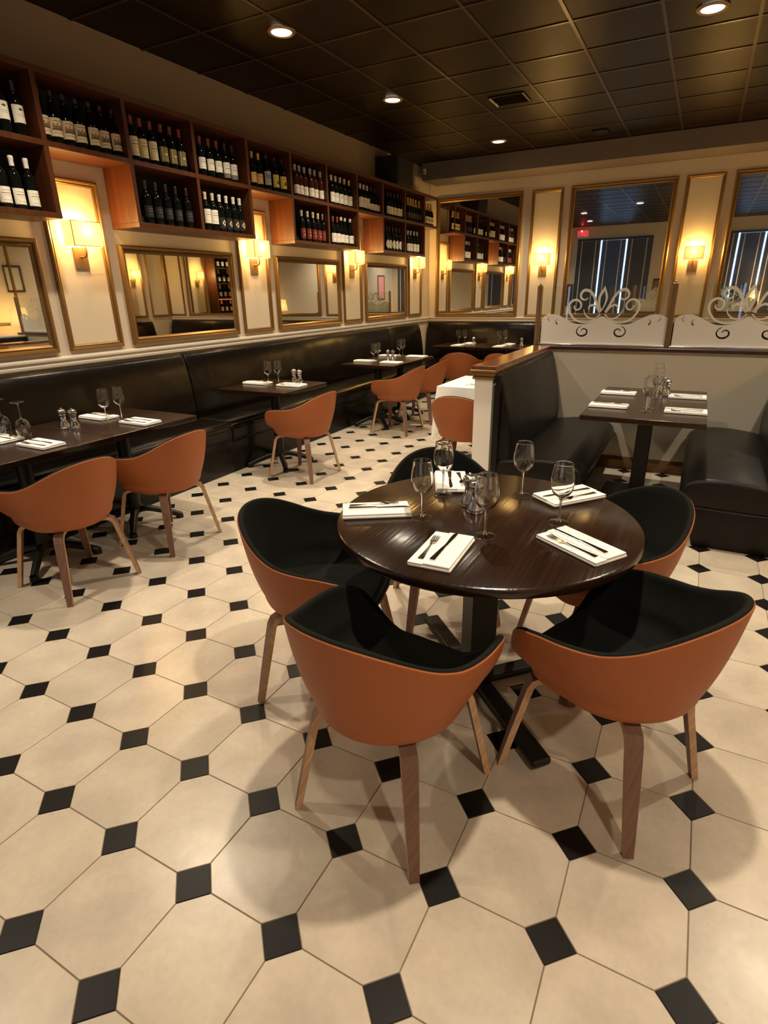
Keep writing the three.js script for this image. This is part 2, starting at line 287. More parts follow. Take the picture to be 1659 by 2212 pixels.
{
  const t = thing('air_vent', 'square brown air diffuser in the ceiling grid', 'vent', [-1.03, YC, -5.875]);
  mesh('frame', (() => { const g = moulding(.36, .33, [[0, 0], [0, .008], [.012, .012], [.03, .006], [.03, -.01]]); g.rotateX(Math.PI / 2); return g; })(), M.tbar, t);
  for (let i = 0; i < 6; i++) { const g = bx(-.15, .15, -.001, .001, -.016, .016); g.rotateX(.7); g.translate(0, -.004, -.115 + i * .046); mesh('louver', g, M.tbar, t); }
  mesh('duct', bx(-.15, .15, -.0015, .0, -.135, .135), M.black, t);
  const v = thing('ceiling_speaker_grille', 'small flat dark grille on the ceiling near the beam', 'vent', [-.43, YC - .001, -7.7]);
  mesh('plate', rbx(-.09, .09, -.008, 0, -.12, .12, .002), M.ceil, v);
  for (let i = 0; i < 5; i++) mesh('slot', bx(-.07, .07, -.0095, -.007, -.09 + i * .04, -.075 + i * .04), M.black, v);
  const s = thing('wall_sensor', 'small white sensor on the end of the ceiling beam', 'sensor', [XL + .165, 3.2, -8.168]);
  mesh('housing', rbx(-.02, .02, -.035, .035, 0, .025, .006), M.white, s); mesh('lens', move(new THREE.SphereGeometry(.011, 12, 8), 0, -.01, .024), M.black, s);
}

// ---------------------------------------------------------------- wine rack
const ZD = k => -1.995 - 0.653 * k, XF = -2.845, TH = .034, YB = 2.022, YM = 2.452, YT = 2.868, ZE = -8.36;
const rack = thing('wine_rack', 'dark mahogany wall rack of bottle cells with open lit niches', 'wine rack');
{
  const x0 = XL + .001, niche = [1, 4, 7, 10];
  const bd = (n, a, b, c, d, e, f) => mesh(n, metric(rbx(a, b, c, d, e, f, .002, 1)), M.rack, rack);
  bd('top_board', x0, XF, YT - TH, YT, ZE, ZD(-1) + TH / 2);
  bd('middle_shelf', x0, XF, YM - TH / 2, YM + TH / 2, ZE, ZD(-1) + TH / 2);
  for (const [a, b] of [[-1, 0], [1, 3], [4, 6], [7, 9]]) bd('bottom_board', x0, XF, YB, YB + TH, ZD(b) - TH / 2, ZD(a) + TH / 2);
  for (let k = -1; k <= 9; k++) {
    bd('divider', x0, XF - .002, YM + TH / 2, YT - TH, ZD(k) - TH / 2, ZD(k) + TH / 2);
    bd('divider', x0, XF - .002, YB + TH, YM - TH / 2, ZD(k) - TH / 2, ZD(k) + TH / 2);
  }
  bd('end_post', XF - .02, XF - .002, YM + TH / 2, YT - TH, ZE, ZE + .014);
  for (let c = 0; c <= 10; c++) {
    const a = ZD(c - 1) - TH / 2, b = c === 10 ? ZE : ZD(c) + TH / 2;
    if (c < 10) mesh('back_panel', bx(x0, x0 + .008, YM + TH / 2, YT - TH, b, a), M.black, rack);
    if (!niche.includes(c)) mesh('back_panel', bx(x0, x0 + .008, YB + TH, YM - TH / 2, b, a), M.black, rack);
  }
}
// bottles
function labelTex(kind) {
  const c = document.createElement('canvas'); c.width = 128; c.height = 160; const g = c.getContext('2d');
  const bg = { plain: '#e9e2d2', crest: '#efe9da', castle: '#d9c6a6', tall: '#d8c9a0', olive: '#7d6f48', twotone: '#e9e4da', gold: '#d8b070', blue: '#b9bfce', yellow: '#e2cf6a', red: '#7a2a20', dark: '#1a1612', box: '#e6dcc8', round: '#14110e', emblem: '#15100d' }[kind];
  g.fillStyle = bg; g.fillRect(0, 0, 128, 160);
  const line = (y, w, col, h = 3) => { g.fillStyle = col; g.fillRect(64 - w / 2, y, w, h); };
  if (kind === 'castle') { g.fillStyle = '#6b573c'; g.fillRect(18, 66, 92, 40); g.fillStyle = '#8d7652'; for (const x of [22, 48, 78, 96]) g.fillRect(x, 44 + (x % 3) * 6, 14, 40); g.fillStyle = '#4d3f2b'; g.fillRect(14, 96, 100, 10); line(24, 70, '#55462f', 5); line(128, 84, '#6b573c', 4); }
  if (kind === 'crest') { g.fillStyle = '#4b4334'; g.beginPath(); g.moveTo(64, 26); g.lineTo(84, 40); g.lineTo(64, 52); g.lineTo(44, 40); g.fill(); line(84, 70, '#6d6350'); line(100, 54, '#8a7f6a'); }
  if (kind === 'plain' || kind === 'tall' || kind === 'twotone') { line(34, 64, '#6b6050', 4); line(60, 78, '#4c4436', 6); line(84, 50, '#8a7f6a'); line(130, 70, '#8a7f6a'); }
  if (kind === 'twotone') { g.fillStyle = '#77736a'; g.fillRect(0, 112, 128, 48); }
  if (kind === 'olive') { g.fillStyle = '#b8a877'; g.fillRect(22, 0, 14, 160); g.fillRect(92, 0, 14, 160); line(70, 30, '#d0c190', 18); }
  if (kind === 'gold') { g.fillStyle = '#9a6a30'; g.fillRect(78, 0, 22, 160); line(40, 50, '#6a4a22', 5); }
  if (kind === 'blue') { g.fillStyle = '#59627a'; for (let i = 0; i < 5; i++) g.fillRect(20 + i * 18, 24 + (i % 2) * 12, 10, 60); line(120, 90, '#49506a', 4); }
  if (kind === 'yellow') { g.fillStyle = '#4e4620'; g.fillRect(52, 70, 26, 46); g.fillRect(44, 96, 42, 20); line(36, 70, '#6b5f2a', 4); }
  if (kind === 'red') { line(50, 60, '#c78d70', 8); line(90, 36, '#b87860', 26); }
  if (kind === 'dark') { line(40, 80, '#8d8676', 4); line(72, 60, '#6d675b', 8); line(120, 70, '#57524a', 4); }
  if (kind === 'round') { g.fillStyle = '#ece6d6'; g.beginPath(); g.ellipse(64, 80, 60, 78, 0, 0, Math.PI * 2); g.fill(); line(70, 50, '#7a7263', 5); }
  if (kind === 'emblem') { g.fillStyle = '#c9b69a'; g.beginPath(); g.moveTo(64, 30); g.lineTo(96, 80); g.lineTo(64, 130); g.lineTo(32, 80); g.fill(); g.fillStyle = '#5b3b2c'; g.fillRect(52, 64, 24, 30); }
  if (kind === 'box') { g.fillStyle = '#9c7a4c'; g.fillRect(20, 40, 38, 70); g.fillRect(70, 40, 38, 70); }
  const t = new THREE.CanvasTexture(c); t.colorSpace = THREE.SRGBColorSpace; return t;
}
const labelMat = {}; const LM = k => labelMat[k] ??= std({ map: labelTex(k), roughness: 0.7 });
const capMat = { dark: std({ color: col(.02, .012, .01), roughness: .4 }), red: std({ color: col(.22, .035, .025), roughness: .4 }), cream: std({ color: col(.62, .52, .36), roughness: .5 }), white: std({ color: col(.72, .68, .62), roughness: .5 }), gold: std({ color: col(.72, .47, .17), roughness: .35, metalness: .6 }), grey: std({ color: col(.36, .34, .31), roughness: .5 }) };
const shapeB = { claret: latheSmooth([[0, .002], [.034, .002], [.037, .008], [.0372, .06], [.0372, .15], [.0368, .182], [.030, .207], [.018, .224], [.0145, .238], [.0138, .275], [.0155, .283], [.0155, .292], [.013, .300], [0, .300]], 60, 20), sloped: latheSmooth([[0, .002], [.037, .002], [.0405, .01], [.041, .06], [.0405, .125], [.036, .165], [.026, .205], [.0175, .24], [.0145, .27], [.0150, .288], [.0155, .296], [.013, .305], [0, .305]], 60, 20) };
const protoCache = {};
function bottleProto(shape, lk, cap, y0, h, glass) {
  const key = [shape, lk, cap, y0, h, glass].join(); if (protoCache[key]) return protoCache[key];
  const g = new THREE.Group(); g.name = 'wine_bottle';
  mesh('glass_body', shapeB[shape], glass === 'rose' ? M.glassRose : M.glassGreen, g);
  const r = (shape === 'claret' ? .0377 : .0415), lab = new THREE.CylinderGeometry(r, r, h, 18, 1, true, Math.PI / 2 - 1.35, 2.7); lab.translate(0, y0 + h / 2, 0);
  if (h) mesh('label', lab, LM(lk), g);
  const long = shape === 'sloped' && cap === 'gold';
  mesh('capsule', latheSmooth(long ? [[.0275, .205], [.0190, .24], [.0160, .27], [.0165, .296], [.014, .3065], [0, .307]] : [[.0150, .245], [.0148, .275], [.0165, .284], [.0165, .293], [.014, .3015], [0, .302]].map(p => [p[0], p[1] + (shape === 'sloped' ? .005 : 0)]), 16, 16), capMat[cap], g);
  return protoCache[key] = g;
}
const CELLS = [
  // row, column, z list, specs by range: [count, shape, label kind, capsule, label bottom, label height, glass, words]
  ['upper', 0, [-1.70, -1.80, -1.90], [[3, 'claret', 'crest', 'dark', .075, .095, '', 'white crested label']]],
  ['upper', 1, [-2.053, -2.137, -2.228, -2.32, -2.413, -2.508, -2.603], [[7, 'sloped', 'castle', 'dark', .045, .105, '', 'tan engraved label']]],
  ['upper', 2, [-2.752, -2.845, -2.938, -3.032, -3.126, -3.22], [[3, 'claret', 'tall', 'red', .04, .125, '', 'tall cream label'], [3, 'claret', 'olive', 'red', .045, .10, '', 'olive striped label and red cap']]],
  ['upper', 3, [-3.449, -3.545, -3.641, -3.739, -3.838], [[3, 'claret', 'plain', 'red', .06, .085, '', 'short white label'], [2, 'claret', 'twotone', 'dark', .03, .12, '', 'white and grey label']]],
  ['upper', 4, [-4.099, -4.199, -4.312, -4.437, -4.556], [[2, 'claret', 'gold', 'gold', .045, .085, '', 'gold label and gold cap'], [1, 'sloped', 'blue', 'dark', .05, .115, '', 'pale blue label'], [2, 'sloped', 'yellow', 'dark', .045, .11, '', 'square yellow label']]],
  ['upper', 5, [-4.772, -4.85, -4.945, -5.039, -5.135, -5.235], [[6, 'claret', 'plain', 'grey', .035, .08, 'rose', 'white label and reddish glass']]],
  ['upper', 6, [-5.45, -5.545, -5.645, -5.747, -5.855], [[5, 'claret', 'plain', 'cream', .03, .10, '', 'large white label and cream cap']]],
  ['upper', 7, [-6.10, -6.195, -6.288, -6.377, -6.468, -6.565], [[3, 'claret', 'plain', 'cream', .045, .11, '', 'tall white label and pale cap'], [3, 'claret', 'plain', 'dark', .04, .07, '', 'short white label and dark cap']]],
  ['upper', 8, [-6.825, -6.916, -7.015, -7.120, -7.213], [[5, 'claret', 'plain', 'dark', .04, .09, '', 'white label under a black neck']]],
  ['upper', 9, [-7.434, -7.522, -7.616, -7.716, -7.83], [[5, 'sloped', 'dark', 'gold', .05, .07, '', 'gold foil neck']]],
  ['upper', 10, [-8.06, -8.17, -8.275], [[3, 'sloped', 'box', 'gold', .03, .09, '', 'gold foil neck and broad white label']]],
  ['lower', 0, [-1.70, -1.79, -1.885], [[3, 'claret', 'plain', 'white', .03, .09, '', 'white label and white cap']]],
  ['lower', 2, [-2.80, -2.90, -3.0, -3.105, -3.215], [[5, 'claret', 'dark', 'dark', .05, .08, '', 'black label barely showing']]],
  ['lower', 3, [-3.434, -3.521, -3.608, -3.696, -3.784, -3.868], [[2, 'claret', 'plain', 'cream', .06, .11, '', 'tall white label and cream cap'], [4, 'claret', 'emblem', 'white', .03, .09, '', 'diamond emblem on a dark label']]],
  ['lower', 5, [-4.843, -4.946, -5.051, -5.158, -5.253], [[5, 'claret', 'red', 'cream', .03, .10, '', 'dull red label and cream cap']]],
  ['lower', 6, [-5.455, -5.540, -5.630, -5.730, -5.840], [[2, 'claret', 'plain', 'red', .03, .095, '', 'white label and dark red cap'], [3, 'sloped', 'plain', 'white', .035, .085, '', 'white label and white foil']]],
  ['lower', 8, [-6.77, -6.866, -6.962, -7.061, -7.162], [[5, 'claret', 'round', 'dark', .03, .11, '', 'oval white label']]],
  ['lower', 9, [-7.45, -7.545, -7.643, -7.749], [[4, 'claret', 'plain', 'grey', .03, .10, '', 'white label and grey cap']]]];
for (const [row, c, zs, specs] of CELLS) {
  let i = 0;
  for (const [n, shape, lk, cap, y0, h, glass, words] of specs) for (let k = 0; k < n; k++, i++) {
    const b = bottleProto(shape, lk, cap, y0, h, glass).clone(); b.name = numbered('wine_bottle'); scene.add(b);
    b.position.set(-2.925 + rr(-.006, .006), row === 'upper' ? YM + TH / 2 : YB + TH, zs[i]); b.rotation.y = rr(-.12, .12);
    tag(b, `${words} bottle, ${ORD[i]} in ${row} cell of rack column ${['one', 'two', 'three', 'four', 'five', 'six', 'seven', 'eight', 'nine', 'ten', 'eleven'][c]}`, 'wine bottle', `bottles in the ${row} cell of rack column ${c + 1}`);
  }
}
{ // loudspeaker standing on the rack
  const t = thing('loudspeaker', 'black box loudspeaker standing on top of the wine rack', 'speaker', [-2.95, YT, -7.13]);
  mesh('cabinet', rbx(-.17, .15, 0, .33, -.24, .24, .008), M.black, t); mesh('grille', rbx(.15, .158, .02, .31, -.22, .22, .003), std({ color: col(.009, .008, .008), roughness: .9 }), t);
}

// ---------------------------------------------------------------- benches
function bench(label, pos, ry, cuts, cat = 'bench') {     // profile x = distance from wall, length along local z
  const t = thing('banquette_bench', label, cat, pos, ry);
  const back = [[.047, .42], [.047, 1.02], [.06, 1.045], [.085, 1.038], [.118, .97], [.15, .82], [.175, .64], [.178, .50], [.15, .44]];
  const seat = [[.055, .28], [.055, .44], [.20, .475], [.42, .475], [.53, .462], [.575, .42], [.578, .36], [.56, .28], [.30, .265]];
  const base = [[.05, 0], [.555, 0], [.555, .29], [.05, .29]];
  for (let i = 0; i < cuts.length - 1; i++) {
    const a = cuts[i], L = cuts[i + 1] - a;
    let g = extrudeProfile(back, L - .004, .02); g.translate(0, 0, a); mesh('backrest', g, M.bench, t);
    g = extrudeProfile(seat, L - .004, .02); g.translate(0, 0, a); mesh('seat_cushion', g, M.bench, t);
    g = extrudeProfile(base, L, .003, false); g.translate(0, 0, a); mesh('base_panel', g, M.bench, t);
  }
  return t;
}
bench('long black leather bench along the wall under the wine rack', [XL, 0, 0], 0, [-8.14, -7.02, -3.07, .95]);
bench('black leather bench along the back wall in the far corner', [2.98, 0, ZB], -Math.PI / 2, [0, 2.0, 4.05, 6.10]);

bench('short black leather bench on the side wall seen in the mirror', [XR, 0, -5.95], Math.PI, [1.62, 2.17]);

// ---------------------------------------------------------------- tables
function rectTable(label, x, z, w, d, turn = 0, group = 'small dark tables along the bench', ped = true) {
  const t = thing('dining_table', label, 'table', [x, 0, z], turn, group);
  mesh('tabletop', woodUV(rbx(-w / 2, w / 2, .715, .75, -d / 2, d / 2, .005)), M.table, t);
  if (!ped) return t;
  mesh('column', [cyl(.042, .042, .60, 0, .09, 0, 20), cyl(.10, .10, .012, 0, .703, 0, 20)], M.iron, t);
  for (let k = 0; k < 4; k++) { // cast iron foot curving down to the floor
    const pts = [[0, .095, 0], [.08, .10, 0], [.17, .075, 0], [.25, .045, 0], [.30, .022, 0]];
    const g = tube(pts, .024, 16, 8); const p = g.attributes.position; for (let i = 0; i < p.count; i++) { const s = 1 - .25 * clamp(p.getX(i) / .3); p.setZ(i, p.getZ(i) * s * 1.2); } g.computeVertexNormals();
    const b = [g, cyl(.028, .024, .03, .292, 0, 0, 14)]; const m = join(b); m.rotateY(Math.PI / 4 + k * Math.PI / 2); mesh('foot', m, M.iron, t);
  }
  return t;
}
const tableA = rectTable('dark wood bench table with upside-down glasses, nearest the photo edge', -2.39, -1.115, .76, .685);
rectTable('dark wood bench table with two upright wine glasses, joined to a nearer table', -2.39, -1.805, .76, .685);
rectTable('dark wood table standing alone mid bench with two mills', -2.37, -3.465, .72, .675, 0.03);
rectTable('dark wood table, nearer half of the far pair along the bench', -2.33, -5.395, .69, .575);
rectTable('dark wood table, farther half of the far pair along the bench', -2.33, -5.985, .69, .575);
rectTable('dark wood table in the far corner against the back bench', -2.235, -7.925, .69, .66);
rectTable('dark wood table at the back bench beside the partition post', -1.525, -7.925, .69, .66);
{ // booth table
  const t = rectTable('dark oblong booth table set for four on one black pedestal', .765, -3.83, .745, 1.29, 0, 'dark oblong tables', false);
  mesh('column', [metric(rbx(-.05, .05, .03, .70, -.05, .05, .004)), bx(-.2, .2, .70, .715, -.3, .3)], M.iron, t);
  mesh('base_plate', rbx(-.25, .25, 0, .03, -.3, .3, .01), M.iron, t);
}
const RT = [.415, -1.17], RR = .545;
{ // round table
  const t = thing('round_table', 'round dark wood table set for five in the foreground', 'table', [RT[0], 0, RT[1]]);
  const prof = [[0, .712], [RR - .012, .712], [RR - .004, .716], [RR, .722], [RR, .738], [RR - .003, .746], [RR - .009, .75], [0, .75]];
  mesh('tabletop', woodUV(toCreasedNormals(lathe(prof, 96), .6)), M.table, t);
  const c = metric(rbx(-.052, .052, .05, .70, -.052, .052, .003)); c.rotateY(Math.PI / 4 - .06); mesh('column', c, M.iron, t);
  mesh('top_plate', cyl(.2, .2, .012, 0, .70, 0, 24), M.iron, t);
  for (let k = 0; k < 4; k++) { const g = join([rbx(.0, .49, .018, .05, -.037, .037, .012), cyl(.018, .018, .02, .45, 0, 0, 14)]); g.rotateY(-Math.PI / 4 + .02 + k * Math.PI / 2); mesh('foot', g, M.iron, t); }
}

// ---------------------------------------------------------------- upholstered bucket chairs
function rim(th) { // th: 0 front .. pi back -> radius and rim height
  const d = Math.abs(th) * 180 / Math.PI;
  const K = [[0, .238, .440], [20, .250, .440], [29, .263, .446], [38, .287, .474], [46, .309, .528], [54, .322, .580], [63, .321, .610], [76, .308, .626], [92, .299, .633], [110, .298, .644], [125, .302, .670], [140, .311, .708], [153, .320, .738], [166, .327, .757], [180, .330, .764]];
  let i = 0; while (i < K.length - 2 && d > K[i + 1][0]) i++;
  const g = j => K[clamp(j, 0, K.length - 1)], t = clamp((d - g(i)[0]) / (g(i + 1)[0] - g(i)[0]));
  const cr = k => { const a = i ? g(i - 1)[k] : g(1)[k], b = g(i)[k], c = g(i + 1)[k], e = i < K.length - 2 ? g(i + 2)[k] : g(K.length - 2)[k]; return b + .5 * t * (c - a + t * (2 * a - 5 * b + 4 * c - e + t * (3 * (b - c) + e - a))); };
  return [cr(1), cr(2)];
}
const bez = (a, b, c, d, t) => { const s = 1 - t; return a * s * s * s + 3 * b * s * s * t + 3 * c * s * t * t + d * t * t * t; };
function ringSurface(rowsFn, nT = 96, flip = false) { // rowsFn(th) -> list of [r, y]
  const P = [], U = [], I = []; let n = 0;
  for (let i = 0; i <= nT; i++) { const th = -Math.PI + i / nT * 2 * Math.PI, rows = rowsFn(th); n = rows.length; let l = 0; rows.forEach(([r, y], k) => { if (k) l += Math.hypot(r - rows[k - 1][0], y - rows[k - 1][1]); P.push(r * Math.sin(th), y, r * Math.cos(th)); U.push(th * .28, l); }); }
  for (let i = 0; i < nT; i++) for (let k = 0; k < n - 1; k++) { const a = i * n + k, b = (i + 1) * n + k; flip ? I.push(a, a + 1, b, b, a + 1, b + 1) : I.push(a, b, a + 1, b, b + 1, a + 1); }
  const g = new THREE.BufferGeometry(); g.setAttribute('position', new THREE.Float32BufferAttribute(P, 3)); g.setAttribute('uv', new THREE.Float32BufferAttribute(U, 2)); g.setIndex(I); g.computeVertexNormals();
  const N = g.attributes.normal; for (let k = 0; k < n; k++) { const v = new THREE.Vector3(N.getX(k) + N.getX(nT * n + k), N.getY(k) + N.getY(nT * n + k), N.getZ(k) + N.getZ(nT * n + k)).normalize(); N.setXYZ(k, v.x, v.y, v.z); N.setXYZ(nT * n + k, v.x, v.y, v.z); }
  return g;
}
const outerShell = ringSurface(th => {
  const [R, H] = rim(th), y0 = .372, d = Math.abs(th), back = sstep(1.7, 2.9, d), side = Math.exp(-Math.pow((d - 1.35) / .55, 2)), front = 1 - sstep(.4, .9, d), rows = [];
  const Rb = R * (.80 - .08 * side - .06 * back + .10 * front), c = .085 * (1 - .4 * front), yc = y0 + Math.min(.075, (H - y0) * .6), Rc = Rb + (R - Rb) * .16;
  for (let k = 0; k <= 4; k++) rows.push([(Rb - c) * k / 4, y0]);
  for (let k = 1; k <= 7; k++) { const t = k / 7, q = 1 - t; rows.push([q * q * (Rb - c) + 2 * q * t * (Rb + .006) + t * t * Rc, q * q * y0 + 2 * q * t * y0 + t * t * yc]); }
  for (let k = 1; k <= 9; k++) { const t = k / 9; rows.push([Rc + (R - Rc) * t + (.010 * (1 - front) + .020 * Math.exp(-Math.pow((d - .86) / .24, 2))) * Math.sin(Math.PI * Math.pow(t, .8)), yc + (H - .006 - yc) * t]); }
  rows.push([R - .001, H - .003], [R - .004, H - .0008]);
  return rows;
}, 108);
const innerShell = ringSurface(th => {
  const [R, H] = rim(th), d = Math.abs(th), back = sstep(1.7, 2.9, d), side = Math.exp(-Math.pow((d - 1.35) / .55, 2)), front = 1 - sstep(.4, .9, d), w = .024, Ri = R - w, ys = .452, rows = [];
  rows.push([R - .0015, H - .006]); rows.push([R - .0045, H - .0005]);
  for (let k = 1; k < 5; k++) { const a = Math.PI * k / 5; rows.push([R - w / 2 + (w / 2 - .005) * Math.cos(a), H - .0005 + .005 * Math.sin(a)]); }
  const Rb = Ri * (.86 - .05 * side - .06 * back + .08 * front), c = .075, yc = ys + Math.max(-.01, Math.min(.07, (H - ys) * .6)), Rc = Rb + (Ri - Rb) * .16;
  for (let k = 0; k < 9; k++) { const t = 1 - k / 9; rows.push([Rc + (Ri - Rc) * t + .008 * Math.sin(Math.PI * t) * (1 - front), yc + (H - .002 - yc) * t]); }
  for (let k = 0; k < 7; k++) { const t = 1 - k / 7, q = 1 - t; rows.push([q * q * (Rb - c) + 2 * q * t * (Rb + .004) + t * t * Rc, q * q * ys + 2 * q * t * ys + t * t * yc]); }
  for (let k = 4; k >= 0; k--) rows.push([(Rb - c) * k / 4, ys + .010 * (1 - k / 4)]);
  return rows;
}, 108);
function legGeo(sx, sz) {
  const path = [[.218, 0, .232], [.199, .13, .211], [.180, .255, .190], [.168, .335, .176], [.160, .358, .167], [.140, .370, .147], [.06, .372, .07]].map(p => new THREE.Vector3(p[0] * sx, p[1], p[2] * sz));
  const tang = new THREE.Vector3(-sz, 0, sx).normalize();               // wide axis
  const wd = [.0145, .0185, .022, .0235, .024, .024, .024], P = [], C = [], U = [];
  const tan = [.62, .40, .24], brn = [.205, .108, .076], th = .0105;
  const ring = path.map((p, i) => { const d = new THREE.Vector3().subVectors(path[Math.min(i + 1, path.length - 1)], path[Math.max(i - 1, 0)]).normalize(); const n = new THREE.Vector3().crossVectors(d, tang).normalize(); return [[1, 1], [-1, 1], [-1, -1], [1, -1]].map(([a, b]) => p.clone().addScaledVector(tang, a * wd[i]).addScaledVector(n, b * th)); });
  for (let i = 0; i < 4; i++) ring[0][i].y = 0;
  const quad = (a, b, c, d, cl) => { for (const v of [a, b, c, a, c, d]) { P.push(v.x, v.y, v.z); C.push(...cl); U.push(v.y * .4 + v.x, v.y); } };
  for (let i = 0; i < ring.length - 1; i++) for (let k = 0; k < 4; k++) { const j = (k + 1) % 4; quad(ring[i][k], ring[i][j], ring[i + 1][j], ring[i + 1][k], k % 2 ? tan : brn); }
  quad(ring[0][0], ring[0][3], ring[0][2], ring[0][1], brn); const e = ring[ring.length - 1]; quad(e[0], e[1], e[2], e[3], brn);
  const g = new THREE.BufferGeometry(); g.setAttribute('position', new THREE.Float32BufferAttribute(P, 3)); g.setAttribute('color', new THREE.Float32BufferAttribute(C, 3)); g.setAttribute('uv', new THREE.Float32BufferAttribute(U, 2)); g.computeVertexNormals();
  return g;
}
let chair0 = null;
const CG = { round: 'armchairs around the round table', left: 'armchairs along the bench tables', far: 'armchairs by the far corner' };
function chair(label, x, z, fx, fz, group) { // faces (fx, fz)
  const a = Math.atan2(fx, fz);
  if (chair0) return copyOf(chair0, label, [x, 0, z], a, group);
  const t = chair0 = thing('bucket_armchair', label, 'chair', [x, 0, z], a, group);
  mesh('outer_shell', outerShell, M.orange, t); mesh('inner_upholstery', innerShell, M.blackCloth, t);
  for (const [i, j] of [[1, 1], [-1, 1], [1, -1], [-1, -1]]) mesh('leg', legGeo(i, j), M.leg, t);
  return t;
}
chair('orange leather armchair closest to the camera, its back turned to us', .355, -.545, .12, -.99, CG.round);
chair('orange leather armchair at the round table showing its side and one whole arm', .925, -.925, -.93, -.37, CG.round);
chair('orange armchair at the round table with its black seat cushion fully in view', -.145, -.945, .97, -.24, CG.round);
chair('armchair behind the round table, only its black inner back showing', .05, -1.70, .57, .82, CG.round);
chair('armchair between the round table and the booth, black inside, orange edge', .79, -1.53, -.75, .66, CG.round);
chair('orange armchair at the bench table, cut by the photo edge', -1.945, -1.035, -1, -.02, CG.left);
chair('orange armchair at the bench table with two upright glasses', -1.935, -1.705, -1, .03, CG.left);
chair('single orange armchair at the lone mid-bench table', -1.96, -3.295, -1, -.03, CG.left);
chair('orange armchair at the nearer half of the far bench pair', -1.965, -5.17, -1, -.03, CG.left);
chair('orange armchair at the farther half of the far bench pair', -1.955, -5.83, -1, -.02, CG.left);
chair('orange armchair turned to the far corner table', -1.87, -6.95, -.25, -1, CG.far);
chair('orange armchair nearly hidden above the partition post', -1.24, -7.0, .05, -1, CG.far);
chair('orange armchair with its back to us at the white cloth table', -.60, -3.76, 0, -1, CG.far);

